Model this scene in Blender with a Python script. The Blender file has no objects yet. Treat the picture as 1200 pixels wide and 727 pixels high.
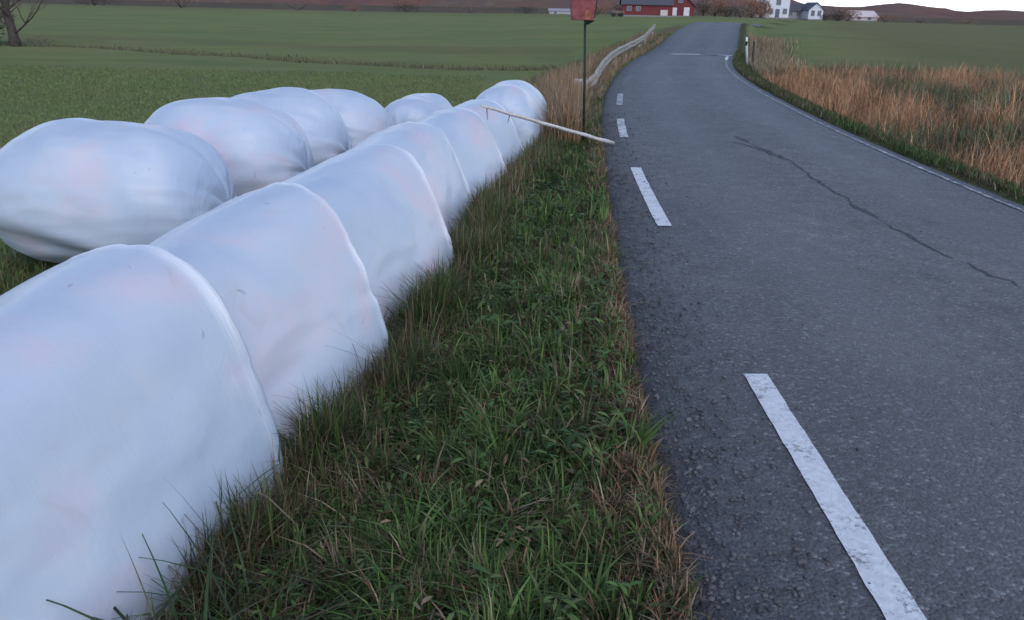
import bpy, bmesh, math, random
import numpy as np
from mathutils import Vector, Matrix, noise as mnoise

S = bpy.context.scene
C = S.collection
rng = np.random.default_rng(7)
random.seed(7)
R = math.radians

# ---------------------------------------------------------------- camera
cam_d = bpy.data.cameras.new('camera')
cam = bpy.data.objects.new('camera', cam_d)
C.objects.link(cam)
EYE = 1.65
cam.matrix_world = (Matrix.Translation((0, 0, EYE)) @ Matrix.Rotation(R(90 - 20.62), 4, 'X')
                    @ Matrix.Rotation(R(1.34), 4, 'Z'))
cam_d.sensor_width = 36
cam_d.lens = 28.26
cam_d.clip_start = 0.05
cam_d.clip_end = 6000
cam_d.dof.use_dof = False
S.camera = cam

# ---------------------------------------------------------------- light
SUN_ELEV, SUN_AZ = R(46.0), R(158)          # azimuth clockwise from +Y
world = bpy.data.worlds.new('World')
S.world = world
world.use_nodes = True
wn = world.node_tree
sky = wn.nodes.new('ShaderNodeTexSky')
sky.sky_type = 'NISHITA'
sky.sun_disc = False
sky.sun_elevation = SUN_ELEV
sky.sun_rotation = SUN_AZ
sky.air_density = 1.0
sky.dust_density = 1.5
sky.ozone_density = 4.0
bg = wn.nodes['Background']
tc = wn.nodes.new('ShaderNodeTexCoord'); sx = wn.nodes.new('ShaderNodeSeparateXYZ')
wn.links.new(tc.outputs['Generated'], sx.inputs[0])
hr = wn.nodes.new('ShaderNodeValToRGB')            # pale evening haze band all round the horizon
hr.color_ramp.interpolation = 'EASE'
hr.color_ramp.elements[0].position = 0.0; hr.color_ramp.elements[0].color = (1, 1, 1, 1)
hr.color_ramp.elements[1].position = 0.24; hr.color_ramp.elements[1].color = (0, 0, 0, 1)
wn.links.new(sx.outputs['Z'], hr.inputs[0])
mxw = wn.nodes.new('ShaderNodeMix'); mxw.data_type = 'RGBA'
mf = wn.nodes.new('ShaderNodeMath'); mf.operation = 'MULTIPLY'; mf.inputs[1].default_value = 0.8
wn.links.new(hr.outputs[0], mf.inputs[0]); wn.links.new(mf.outputs[0], mxw.inputs[0])
wn.links.new(sky.outputs[0], mxw.inputs[6]); mxw.inputs[7].default_value = (10.5, 10.6, 11.4, 1)
wn.links.new(mxw.outputs[2], bg.inputs[0])
bg.inputs[1].default_value = 0.15
sun_d = bpy.data.lights.new('sun', 'SUN')
sun_d.energy = 0.5
sun_d.angle = R(55)
sun_d.color = (1.0, 0.91, 0.89)
sun = bpy.data.objects.new('sun', sun_d)
C.objects.link(sun)
sv = Vector((math.sin(SUN_AZ) * math.cos(SUN_ELEV), math.cos(SUN_AZ) * math.cos(SUN_ELEV), math.sin(SUN_ELEV)))
sun.rotation_euler = sv.to_track_quat('Z', 'Y').to_euler()
S.view_settings.view_transform = 'Standard'
S.view_settings.look = 'None'
S.view_settings.gamma = 1
S.view_settings.exposure = 0.38

# ---------------------------------------------------------------- materials
class NT:
    def __init__(self, name, rough=0.8, spec=0.3):
        self.m = bpy.data.materials.new(name)
        self.m.use_nodes = True
        self.t = self.m.node_tree
        self.b = self.t.nodes['Principled BSDF']
        self.b.inputs['Roughness'].default_value = rough
        self.b.inputs['Specular IOR Level'].default_value = spec
        self.co = self.t.nodes.new('ShaderNodeTexCoord').outputs['Object']
    def n(self, typ, **kw):
        x = self.t.nodes.new(typ)
        for k, v in kw.items():
            setattr(x, k, v)
        return x
    def l(self, a, b):
        self.t.links.new(a, b)
    def noise(self, scale, detail=4, rough=0.6, dist=0.0, vec=None, stretch=None):
        x = self.n('ShaderNodeTexNoise')
        x.inputs['Scale'].default_value = scale
        x.inputs['Detail'].default_value = detail
        x.inputs['Roughness'].default_value = rough
        x.inputs['Distortion'].default_value = dist
        v = vec or self.co
        if stretch:
            mp = self.n('ShaderNodeMapping')
            mp.inputs['Scale'].default_value = stretch
            self.l(v, mp.inputs[0]); v = mp.outputs[0]
        self.l(v, x.inputs['Vector'])
        return x.outputs['Fac']
    def ramp(self, fac, stops):
        x = self.n('ShaderNodeValToRGB')
        e = x.color_ramp.elements
        while len(e) < len(stops):
            e.new(0.5)
        for i, (p, c) in enumerate(stops):
            e[i].position = p
            e[i].color = (*c, 1) if len(c) == 3 else c
        self.l(fac, x.inputs[0])
        return x.outputs[0]
    def val(self, fac, a, b, lo=0.0, hi=1.0):
        x = self.n('ShaderNodeMapRange')
        x.inputs['From Min'].default_value = a
        x.inputs['From Max'].default_value = b
        x.inputs['To Min'].default_value = lo
        x.inputs['To Max'].default_value = hi
        self.l(fac, x.inputs[0])
        return x.outputs[0]
    def mix(self, fac, a, b, blend='MIX'):
        x = self.n('ShaderNodeMix', data_type='RGBA', blend_type=blend)
        if isinstance(fac, float): x.inputs[0].default_value = fac
        else: self.l(fac, x.inputs[0])
        for s, v in ((6, a), (7, b)):
            if isinstance(v, tuple): x.inputs[s].default_value = (*v, 1)
            else: self.l(v, x.inputs[s])
        return x.outputs[2]
    def math(self, op, a, b):
        x = self.n('ShaderNodeMath', operation=op)
        for i, v in enumerate((a, b)):
            if isinstance(v, (int, float)): x.inputs[i].default_value = v
            else: self.l(v, x.inputs[i])
        return x.outputs[0]
    def attr(self, name):
        x = self.n('ShaderNodeAttribute'); x.attribute_name = name
        return x
    def color(self, c):
        if isinstance(c, tuple): self.b.inputs['Base Color'].default_value = (*c, 1)
        else: self.l(c, self.b.inputs['Base Color'])
        return self
    def rough(self, r):
        self.l(r, self.b.inputs['Roughness']); return self
    def bump(self, h, strength=0.5, dist=0.01, prev=None):
        x = self.n('ShaderNodeBump')
        x.inputs['Strength'].default_value = strength
        x.inputs['Distance'].default_value = dist
        self.l(h, x.inputs['Height'])
        if prev: self.l(prev, x.inputs['Normal'])
        self.l(x.outputs[0], self.b.inputs['Normal'])
        return x.outputs[0]

def simple(name, col, rough=0.7, var=0.25, scale=8, spec=0.3, metal=0.0, bump=0.0):
    t = NT(name, rough, spec)
    f = t.noise(scale, 5)
    d = tuple(c * (1 - var) for c in col); u = tuple(min(1, c * (1 + var)) for c in col)
    t.color(t.ramp(f, [(0.3, d), (0.7, u)]))
    t.b.inputs['Metallic'].default_value = metal
    if bump: t.bump(f, bump, 0.01)
    return t.m

# asphalt
def mat_asphalt():
    t = NT('worn asphalt', 0.62, 0.5)
    big = t.noise(0.55, 5, 0.6, 0.6)
    mid = t.noise(5, 5, 0.65)
    fine = t.noise(95, 3, 0.7)
    v = t.n('ShaderNodeTexVoronoi'); v.inputs['Scale'].default_value = 70
    t.l(t.co, v.inputs['Vector'])
    v2 = t.n('ShaderNodeTexVoronoi'); v2.inputs['Scale'].default_value = 26
    t.l(t.co, v2.inputs['Vector'])
    sep = t.n('ShaderNodeSeparateColor'); t.l(v.outputs['Color'], sep.inputs[0])
    sep2 = t.n('ShaderNodeSeparateColor'); t.l(v2.outputs['Color'], sep2.inputs[0])
    base = t.ramp(big, [(0.28, (0.062, 0.062, 0.066)), (0.5, (0.115, 0.114, 0.118)), (0.72, (0.185, 0.182, 0.182))])
    base = t.mix(t.val(mid, 0.35, 0.7), base, (0.118, 0.117, 0.120), 'MIX')
    stone = t.ramp(sep.outputs[0], [(0.0, (0.018, 0.019, 0.023)), (0.6, (0.068, 0.070, 0.078)), (0.9, (0.14, 0.142, 0.15)), (1.0, (0.34, 0.345, 0.36))])
    base = t.mix(0.5, base, stone)
    chips = t.math('MULTIPLY', t.val(sep2.outputs[1], 0.93, 0.96), t.val(v2.outputs['Distance'], 0.32, 0.22))
    base = t.mix(t.math('MULTIPLY', chips, 0.5), base, (0.22, 0.225, 0.23))
    st = t.noise(1.3, 6, 0.7, 1.2, stretch=(1, .35, 1))
    base = t.mix(t.val(st, .52, .68, 0, .38), base, (0.035, 0.036, 0.042))
    trk = t.attr('track').outputs['Fac']
    base = t.mix(t.math('MULTIPLY', trk, t.val(mid, .25, .7, .1, .5)), base, (0.16, 0.16, 0.165))
    loose = t.attr('loose').outputs['Fac']
    gr = t.ramp(sep2.outputs[0], [(0.0, (0.016, 0.016, 0.02)), (0.5, (0.045, 0.045, 0.05)), (1.0, (0.15, 0.15, 0.16))])
    brn = t.ramp(t.noise(14, 5), [(0.35, (0.022, 0.019, 0.018)), (0.7, (0.05, 0.048, 0.048))])
    gr = t.mix(0.55, gr, brn)
    base = t.mix(t.math('MULTIPLY', loose, 0.75), base, gr)
    t.color(base)
    h = t.math('ADD', t.math('MULTIPLY', v.outputs['Distance'], -1.0), t.math('MULTIPLY', fine, 0.6))
    h = t.math('ADD', h, t.math('MULTIPLY', v2.outputs['Distance'], -0.6))
    t.rough(t.val(mid, 0.3, 0.7, 0.48, 0.68))
    t.bump(h, 0.75, 0.012)
    return t.m

def mat_paint():
    t = NT('worn white road paint', 0.6, 0.4)
    n1 = t.noise(9, 6, 0.7); n2 = t.noise(60, 3, 0.7)
    w = t.attr('wear').outputs['Fac']
    k = t.math('ADD', t.math('MULTIPLY', n1, 0.55), t.math('MULTIPLY', n2, 0.5))
    k = t.math('ADD', k, t.math('MULTIPLY', w, 0.45))
    mask = t.val(k, 0.60, 0.74)
    white = t.ramp(t.noise(35, 4, 0.7), [(0.3, (0.52, 0.54, 0.56)), (0.65, (0.72, 0.74, 0.75))])
    t.color(t.mix(mask, white, (0.085, 0.09, 0.10)))
    t.bump(n2, 0.5, 0.006)
    return t.m

def mat_ground():
    t = NT('grassy ground', 0.95, 0.1)
    dry = t.attr('dry').outputs['Fac']; dirt = t.attr('dirt').outputs['Fac']; heath = t.attr('heath').outputs['Fac']
    a = t.noise(0.09, 6, 0.65, 0.5); b = t.noise(0.9, 6, 0.7); c = t.noise(22, 4, 0.8, stretch=(1, 0.6, 1))
    green = t.ramp(a, [(0.25, (0.155, 0.185, 0.068)), (0.42, (0.160, 0.222, 0.075)), (0.55, (0.205, 0.240, 0.080)), (0.72, (0.26, 0.23, 0.105))])
    green = t.mix(t.val(b, 0.35, 0.7, 0.0, 0.6), green, (0.165, 0.165, 0.070))
    green = t.mix(t.val(c, 0.3, 0.75, 0.0, 0.55), green, (0.085, 0.110, 0.038))
    stk = t.noise(0.5, 5, 0.65, 0.8, stretch=(.12, 1.0, 1))
    green = t.mix(t.val(stk, .5, .72, 0, .5), green, (0.20, 0.175, 0.085))
    stk2 = t.noise(0.23, 4, 0.6, 0.8, stretch=(.15, 1.0, 1))
    green = t.mix(t.val(stk2, .52, .7, 0, .55), green, (0.095, 0.135, 0.045))
    strw = t.ramp(b, [(0.3, (0.11, 0.080, 0.045)), (0.7, (0.22, 0.16, 0.095))])
    strw = t.mix(t.val(c, 0.3, 0.75, 0.0, 0.6), strw, (0.045, 0.034, 0.022))
    col = t.mix(t.math('MULTIPLY', dry, t.val(b, 0.2, 0.55, 0.5, 1.0)), green, strw)
    soil = t.ramp(c, [(0.3, (0.022, 0.018, 0.013)), (0.7, (0.055, 0.046, 0.034))])
    col = t.mix(dirt, col, soil)
    hn = t.noise(0.02, 8, 0.7)
    hc = t.ramp(hn, [(0.3, (0.06, 0.045, 0.035)), (0.45, (0.11, 0.07, 0.045)), (0.55, (0.075, 0.07, 0.04)), (0.7, (0.14, 0.10, 0.07))])
    col = t.mix(heath, col, hc)
    t.color(col)
    t.bump(t.math('ADD', c, b), 0.8, 0.05)
    return t.m

def mat_hills():
    t = NT('autumn heath hillside', 0.95, 0.1)
    a = t.noise(0.012, 9, 0.72, 0.4); b = t.noise(0.06, 6, 0.75, stretch=(1, 0.4, 2.5))
    c1 = t.ramp(a, [(0.3, (0.075, 0.05, 0.05)), (0.43, (0.20, 0.095, 0.065)), (0.55, (0.13, 0.095, 0.065)), (0.68, (0.28, 0.165, 0.12))])
    t.color(t.mix(t.val(b, 0.4, 0.7, 0.0, 0.7), c1, (0.13, 0.09, 0.09)))
    t.bump(b, 1.0, 2.0)
    return t.m

def mat_blade(name, spec=0.25):
    t = NT(name, 0.6, spec)
    a = t.attr('tint')
    sh = t.n('ShaderNodeBsdfTranslucent'); t.l(a.outputs['Color'], sh.inputs[0])
    t.color(a.outputs['Color'])
    mx = t.n('ShaderNodeMixShader'); mx.inputs[0].default_value = 0.25
    out = t.t.nodes['Material Output']
    t.l(t.b.outputs[0], mx.inputs[1]); t.l(sh.outputs[0], mx.inputs[2]); t.l(mx.outputs[0], out.inputs[0])
    return t.m

def mat_film():
    t = NT('white stretch film', 0.34, 0.5)
    inf = t.n('ShaderNodeObjectInfo')
    off = t.n('ShaderNodeVectorMath', operation='SCALE'); off.inputs[3].default_value = 1.0
    add = t.n('ShaderNodeVectorMath', operation='ADD')
    t.l(t.co, add.inputs[0])
    sc = t.math('MULTIPLY', inf.outputs['Random'], 37.0)
    cmb = t.n('ShaderNodeCombineXYZ'); t.l(sc, cmb.inputs[0]); t.l(sc, cmb.inputs[2])
    t.l(cmb.outputs[0], add.inputs[1])
    v = add.outputs[0]
    a = t.noise(1.6, 4, 0.55, 0.3, vec=v); b = t.noise(5, 6, 0.65, 1.0, vec=v)
    col = t.ramp(a, [(0.3, (0.45, 0.535, 0.65)), (0.52, (0.52, 0.59, 0.68)), (0.66, (0.61, 0.57, 0.64))])
    smudge = t.val(b, 0.58, 0.80, 0.0, 0.5)
    col = t.mix(smudge, col, (0.46, 0.44, 0.46))
    sp = t.noise(9, 2, 0.5, 0.6, vec=v, stretch=(1.0, 1.6, 1.0))
    col = t.mix(t.val(sp, 0.73, 0.78, 0.0, 0.5), col, (0.25, 0.25, 0.30))
    col = t.mix(t.attr('edge').outputs['Fac'], col, (0.86, 0.88, 0.92))  # bunched film edge, whitened further to paint in the bright seam highlight
    t.color(col)
    t.b.inputs['Subsurface Weight'].default_value = 0.0
    t.b.inputs['Coat Weight'].default_value = 0.3
    t.b.inputs['Coat Roughness'].default_value = 0.2
    t.rough(t.val(b, 0.3, 0.7, 0.38, 0.55))
    w = t.noise(3.0, 5, 0.6, 0.5, vec=v, stretch=(1, 1, 1.6))
    f = t.noise(16, 4, 0.6, 1.5, vec=v, stretch=(0.6, 1, 2.0))
    wv = t.n('ShaderNodeTexWave', wave_type='BANDS', bands_direction='Z', wave_profile='SAW')
    wv.inputs['Scale'].default_value = 1.1; wv.inputs['Distortion'].default_value = 1.5; wv.inputs['Detail'].default_value = 1.0
    wv.inputs['Detail Scale'].default_value = .6
    t.l(v, wv.inputs['Vector'])
    p0_ = t.bump(wv.outputs['Fac'], 0.10, 0.006)
    pl = t.noise(4.0, 5, 0.65, 0.6, vec=v, stretch=(.45, 9.0, .45))
    pm = t.math('MULTIPLY', pl, t.attr('pleat').outputs['Fac'])
    p1_ = t.bump(pm, 0.55, 0.02, prev=p0_)
    p = t.bump(w, 0.22, 0.025, prev=p1_)
    t.bump(f, 0.10, 0.006, prev=p)
    return t.m

M = {}
M['asphalt'] = mat_asphalt(); M['paint'] = mat_paint(); M['ground'] = mat_ground(); M['hills'] = mat_hills()
M['blade'] = mat_blade('grass blades'); M['film'] = mat_film()
M['crack'] = simple('bitumen crack filler', (0.070, 0.071, 0.076), 0.9, 0.3, 30)
M['gravel'] = simple('grey gravel', (0.10, 0.10, 0.105), 0.85, 0.75, 11)
M['wood'] = simple('weathered grey wood', (0.60, 0.57, 0.54), 0.85, 0.25, 20, bump=0.4)
M['bark'] = simple('dark bark', (0.07, 0.058, 0.05), 0.95, 0.35, 6, bump=0.6)
M['twig'] = simple('brown twigs', (0.17, 0.13, 0.11), 0.95, 0.4, 2)
M['rust'] = simple('rusty russet foliage', (0.26, 0.14, 0.09), 0.9, 0.4, 1)
M['ever'] = simple('dull green foliage', (0.05, 0.062, 0.045), 0.9, 0.4, 1)
M['steel'] = simple('galvanised rail steel', (0.30, 0.285, 0.25), 0.75, 0.4, 5, 0.3, 0.0)
M['pole'] = simple('dark green painted pole', (0.022, 0.035, 0.022), 0.6, 0.3, 20)
M['redpaint'] = simple('faded red paint', (0.24, 0.07, 0.07), 0.7, 0.35, 14)
M['redrust'] = simple('rust patch', (0.30, 0.12, 0.07), 0.85, 0.4, 20)
M['lid'] = simple('dark lid metal', (0.045, 0.04, 0.045), 0.6, 0.3, 14)
M['white'] = simple('white plastic', (0.74, 0.75, 0.76), 0.5, 0.08, 12)
M['black'] = simple('black band', (0.02, 0.02, 0.022), 0.5, 0.2, 12)
M['barnred'] = simple('red barn boards', (0.17, 0.040, 0.045), 0.85, 0.25, 3)
M['slate'] = simple('slate roof', (0.085, 0.085, 0.10), 0.6, 0.2, 3)
M['browntile'] = simple('brown roof sheets', (0.075, 0.060, 0.058), 0.7, 0.2, 3)
M['whitewall'] = simple('white boarded wall', (0.68, 0.70, 0.74), 0.7, 0.08, 2)
M['greywall'] = simple('grey boarded wall', (0.30, 0.29, 0.31), 0.7, 0.15, 2)
M['pinkwall'] = simple('pale pinkish wall', (0.62, 0.52, 0.50), 0.7, 0.1, 2)
M['glass'] = simple('dark window glass', (0.06, 0.09, 0.14), 0.15, 0.15, 2, 0.6)
M['concrete'] = simple('concrete foundation', (0.25, 0.25, 0.25), 0.9, 0.2, 4)

# ---------------------------------------------------------------- helpers
def mesh_obj(name, verts, faces, mat, parent=None, smooth=False, tint=None, attrs=None):
    me = bpy.data.meshes.new(name)
    verts = np.asarray(verts, dtype=np.float32)
    if isinstance(faces, np.ndarray) and faces.ndim == 2:
        nv, nf, k = len(verts), len(faces), faces.shape[1]
        me.vertices.add(nv); me.vertices.foreach_set('co', verts.ravel())
        me.loops.add(nf * k); me.loops.foreach_set('vertex_index', faces.astype(np.int32).ravel())
        me.polygons.add(nf)
        me.polygons.foreach_set('loop_start', np.arange(0, nf * k, k, dtype=np.int32))
        me.polygons.foreach_set('loop_total', np.full(nf, k, dtype=np.int32))
        me.update(calc_edges=True)
    else:
        me.from_pydata([tuple(map(float, v)) for v in verts], [], faces)
        me.update()
    if smooth:
        me.polygons.foreach_set('use_smooth', np.ones(len(me.polygons), dtype=bool))
    if tint is not None:
        a = me.color_attributes.new('tint', 'FLOAT_COLOR', 'POINT')
        cc = np.ones((len(verts), 4), dtype=np.float32); cc[:, :3] = tint
        a.data.foreach_set('color', cc.ravel())
    for k_, v_ in (attrs or {}).items():
        a = me.attributes.new(k_, 'FLOAT', 'POINT')
        a.data.foreach_set('value', np.asarray(v_, dtype=np.float32).ravel())
    me.validate()
    for mm in (mat if isinstance(mat, (list, tuple)) else [mat]):
        me.materials.append(mm)
    o = bpy.data.objects.new(name, me)
    C.objects.link(o)
    if parent is not None: o.parent = parent
    return o

def empty(name, loc, rz=0.0):
    o = bpy.data.objects.new(name, None)
    o.empty_display_size = 0.2
    o.location = loc; o.rotation_euler = (0, 0, rz)
    C.objects.link(o)
    return o

def tag(o, label=None, cat=None, group=None, kind=None):
    if label: o['label'] = label
    if cat: o['category'] = cat
    if group: o['group'] = group
    if kind: o['kind'] = kind
    return o

def copy_tree(o, parent=None):
    c = o.copy(); C.objects.link(c)
    if parent is not None: c.parent = parent
    for ch in list(o.children): copy_tree(ch, c)
    return c

class MB:
    """collects boxes, tubes, prisms into one mesh"""
    def __init__(self): self.v = []; self.f = []
    def add(self, vs, fs):
        n = len(self.v); self.v += [tuple(x) for x in vs]; self.f += [tuple(i + n for i in q) for q in fs]; return self
    def box(self, x0, x1, y0, y1, z0, z1):
        return self.add([(x, y, z) for z in (z0, z1) for x, y in ((x0, y0), (x1, y0), (x1, y1), (x0, y1))],
                        [(3, 2, 1, 0), (4, 5, 6, 7), (0, 1, 5, 4), (1, 2, 6, 5), (2, 3, 7, 6), (3, 0, 4, 7)])
    def tube(self, pts, rad, n=8, cap=True):
        pts = [Vector(p) for p in pts]
        rads = rad if isinstance(rad, (list, tuple)) else [rad] * len(pts)
        vs = []; fs = []
        t0 = (pts[1] - pts[0]).normalized()
        u = t0.orthogonal().normalized()
        for i, p in enumerate(pts):
            t = (pts[min(i + 1, len(pts) - 1)] - pts[max(i - 1, 0)]).normalized()
            u = (u - t * u.dot(t)).normalized(); w = t.cross(u)
            for k in range(n):
                a = 2 * math.pi * k / n
                vs.append(p + (u * math.cos(a) + w * math.sin(a)) * rads[i])
        for i in range(len(pts) - 1):
            for k in range(n):
                fs.append((i * n + k, i * n + (k + 1) % n, (i + 1) * n + (k + 1) % n, (i + 1) * n + k))
        if cap:
            fs.append(tuple(range(n))[::-1]); fs.append(tuple((len(pts) - 1) * n + k for k in range(n)))
        return self.add(vs, fs)
    def build(self, name, mat, parent=None, smooth=False):
        return mesh_obj(name, self.v, self.f, mat, parent, smooth)

def sm(x, a, b):
    t = np.clip((np.asarray(x, dtype=float) - a) / (b - a), 0, 1)
    return t * t * (3 - 2 * t)

# smooth interpolated curves X(Y)
YY = np.linspace(-20, 140, 1601)
def curve(pts, s=1.3):
    p = np.array(pts)
    x = np.interp(YY, p[:, 0], p[:, 1])
    k = np.exp(-0.5 * (np.arange(-40, 41) * 0.1 / s) ** 2); k /= k.sum()
    xp = np.pad(x, 40, mode='reflect', reflect_type='odd')
    return np.convolve(xp, k, 'valid')
cL = curve([(-20, 1.06), (1.2, 1.09), (3.5, 1.13), (6.4, 1.15), (8.9, 1.27), (11.2, 1.42), (13.2, 1.6), (15.2, 1.83), (17.4, 2.1), (20.7, 2.6),
            (25.5, 3.45), (30, 4.4), (35, 5.6), (41.2, 7.4), (48.6, 9.4), (57.4, 11.8), (75, 17), (100, 25), (140, 40)])
cR = curve([(-20, 4.62), (8.3, 4.65), (9.8, 4.70), (12.8, 4.85), (17.3, 5.25), (22.4, 5.88), (26.6, 6.62), (31.4, 7.75), (36.9, 9.25),
            (43.5, 11.0), (52, 13.2), (63, 16.2), (80, 21.5), (100, 28.5), (140, 43.5)])
cE = curve([(-20, 0.5), (1.9, 0.52), (3.5, 0.61), (4.8, 0.67), (6.8, 0.84), (9.3, 1.03), (11.3, 1.15), (14, 1.42), (17.4, 1.82), (20.7, 2.32),
            (25.5, 3.15), (30, 4.1), (35, 5.3), (41.2, 7.1), (48.6, 9.1), (57.4, 11.5), (75, 16.7), (100, 24.7), (140, 39.7)])
XL = lambda y: np.interp(y, YY, cL)
XR = lambda y: np.interp(y, YY, cR)
XE = lambda y: np.interp(y, YY, cE)            # left asphalt edge
XQ = lambda y: XR(y) + 0.28                    # right asphalt edge

def rise(y):
    return np.interp(y, [0, 34, 38, 41.5, 48, 53, 58, 64, 90, 135, 170, 400], [0, 0, .14, .36, .67, .83, .94, .93, .35, .75, .85, 1.0])

def wob(x, y):
    return (0.5 * np.sin(x * .9 + 1.3 * np.sin(y * .5)) + 0.5 * np.sin(y * .8 + 1.7 * np.sin(x * .43 + 1))) \
        + 0.4 * np.sin(x * 2.3 + y * 1.1) * np.sin(y * 2.9 - x)

def ditch_d(x, y):
    yd = 30.6 - 0.386 * (x + 0.2) + 0.9 * np.sin(x * .25) - 0.006 * np.minimum(x, 0) ** 2 * .3
    return y - yd

def G(x, y):
    """surface height of the land"""
    x = np.asarray(x, dtype=float); y = np.asarray(y, dtype=float)
    dl = XE(y) - x; dr = x - XQ(y)
    out = np.maximum(np.maximum(dl, dr), 0)
    h = np.where(dl > 0, -0.05 * sm(dl, 0.02, .3) - 0.37 * sm(dl, 0.35, 2.1), 0) + np.where(dr > 0, -0.38 * sm(dr, 0.1, 1.1) + 0.14 * sm(dr, 1.3, 4), 0)
    w = np.exp(-(out / (3 + 0.20 * np.maximum(y, 0))) ** 2)
    h = h + rise(y) * w * (y > 0)
    h = h + 0.035 * wob(x, y) * sm(out, 0.3, 2.5)
    dd = ditch_d(x, y)
    h = h - 0.16 * np.exp(-(dd / 0.9) ** 2) * sm(dl, 2.5, 5) * (dl > 0)
    inside = (dl < 0) & (dr < 0)
    return h - 0.07 * inside
def g1(x, y): return float(G(x, y))

# ---------------------------------------------------------------- ground
def axis(spans):
    a = [spans[0][0]]
    for lo, hi, n in spans:
        a += list(np.linspace(lo, hi, n + 1)[1:])
    return np.array(a)
gx = axis([(-900, -120, 14), (-120, -30, 26), (-30, -6, 50), (-6, 7, 110), (7, 24, 60), (24, 120, 40), (120, 900, 14)])
gy = axis([(-30, 0, 14), (0, 18, 110), (18, 70, 140), (70, 300, 60), (300, 1100, 16)])
X, Y = np.meshgrid(gx, gy)
Z = G(X, Y)
dl = XE(Y) - X; dr = X - XQ(Y)
Z = Z + 0.9 * sm(Y, 320, 1100) * 4
nx, ny = len(gx), len(gy)
idx = np.arange(nx * ny).reshape(ny, nx)
quads = np.stack([idx[:-1, :-1], idx[:-1, 1:], idx[1:, 1:], idx[1:, :-1]], -1).reshape(-1, 4)
dry = 0.75 * np.exp(-(ditch_d(X, Y) / 1.0) ** 2) * (dl > 1.5)
dry = np.maximum(dry, 0.6 * np.exp(-((ditch_d(X, Y) - 9 - 0.05 * X) / 2.2) ** 2) * (dl > 4) * 0.7)
dry = np.maximum(dry, (dr > 0.9) * sm(dr, .8, 1.6) * (1 - sm(Y + 0.12 * dr, 27, 31)) * 0.95)
dry = np.maximum(dry, 0.55 * sm(Y, 110, 230) * (X > 40))
dry = np.maximum(dry, 0.52 * sm(dr, 3, 10))
dry = np.maximum(dry, 0.5 * sm(Y, 150, 235) * (dl > 0))
dry = np.maximum(dry, np.where((dl > 0) & (dl < 2.6) & (Y > 11), 0.75, 0) * (1 - sm(Y, 50, 60)))
dirt = np.where((dl > -0.02) & (dl < 1.3) & (Y < 14), 0.75, 0.0)
rowdist = np.abs(X - (-1.5 + .15 * Y) + .0)
dirt = np.maximum(dirt, 0.6 * np.exp(-(np.maximum(rowdist - .6, 0) / .5) ** 2) * (1 - sm(Y, 11.5, 13)) * (dl > 0))
dirt = np.maximum(dirt, 0.45 * np.exp(-(np.maximum(np.abs(X + 2.9 - .1 * (Y - 8)) - .8, 0) / .4) ** 2) * sm(Y, 5.2, 6) * (1 - sm(Y, 10.8, 11.6)))
dirt = np.maximum(dirt, np.where((dr > -0.05) & (dr < 0.4), 0.8, 0))
heath = sm(Y - 0.12 * np.abs(X), 230, 260)
ground = mesh_obj('ground', np.stack([X, Y, Z], -1).reshape(-1, 3), quads, M['ground'], smooth=True,
                  attrs={'dry': dry, 'dirt': dirt, 'heath': heath})
tag(ground, 'green pasture with dry brown ditches either side of the road', kind='structure')

# hills
def ridge_profile(px):
    return np.interp(px, [-700, -300, 0, 300, 560, 640, 700, 780, 840, 885, 905, 925, 940, 962, 985, 1000, 1012, 1030, 1042, 1052, 1066, 1080, 1100, 1112, 1119, 1124, 1135, 1170, 1210, 1400, 1900],
                     [60, 55, 50, 46, 40, 38, 36, 33, 30, 26, 21, 13, 10, 9.5, 9.2, 9.6, 11.2, 13.5, 14.6, 14.4, 12.6, 11, 9.6, 6.6, 4.4, 6.4, 8, 9.5, 7.5, 12, 26])
hx = np.concatenate([np.linspace(-1250, 150, 90), np.linspace(155, 620, 190), np.linspace(630, 1250, 40)])
ht = np.linspace(0, 1, 30)
D0, D1 = 560.0, 1250.0
HX, HT = np.meshgrid(hx, ht)
rp = ridge_profile(600 + HX / (D0 + (D1 - D0) * HT) * 942 / 0.936)
rr = np.zeros_like(HX)
for i in range(HX.shape[0]):
    for j in range(HX.shape[1]):
        rr[i, j] = mnoise.fractal(Vector((HX[i, j] / 55, HT[i, j] * 5, 3.1)), 0.7, 2.0, 5)
prof = np.sin(np.clip(HT / 0.5, 0, 1) * math.pi / 2) * (HT <= .5) + (HT > .5) * np.cos(np.clip((HT - .5) / .5, 0, 1) * math.pi / 2)
hy = D0 + (D1 - D0) * HT
HZ = -4 + prof * (rp * 0.86 + EYE + 4) + rr * 1.5 * prof
hidx = np.arange(HX.size).reshape(HX.shape)
hq = np.stack([hidx[:-1, :-1], hidx[:-1, 1:], hidx[1:, 1:], hidx[1:, :-1]], -1).reshape(-1, 4)
hills = mesh_obj('hills', np.stack([HX, hy, HZ], -1).reshape(-1, 3), hq, M['hills'], smooth=True)
tag(hills, 'low rust-brown heath hills along the horizon', kind='structure')

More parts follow.
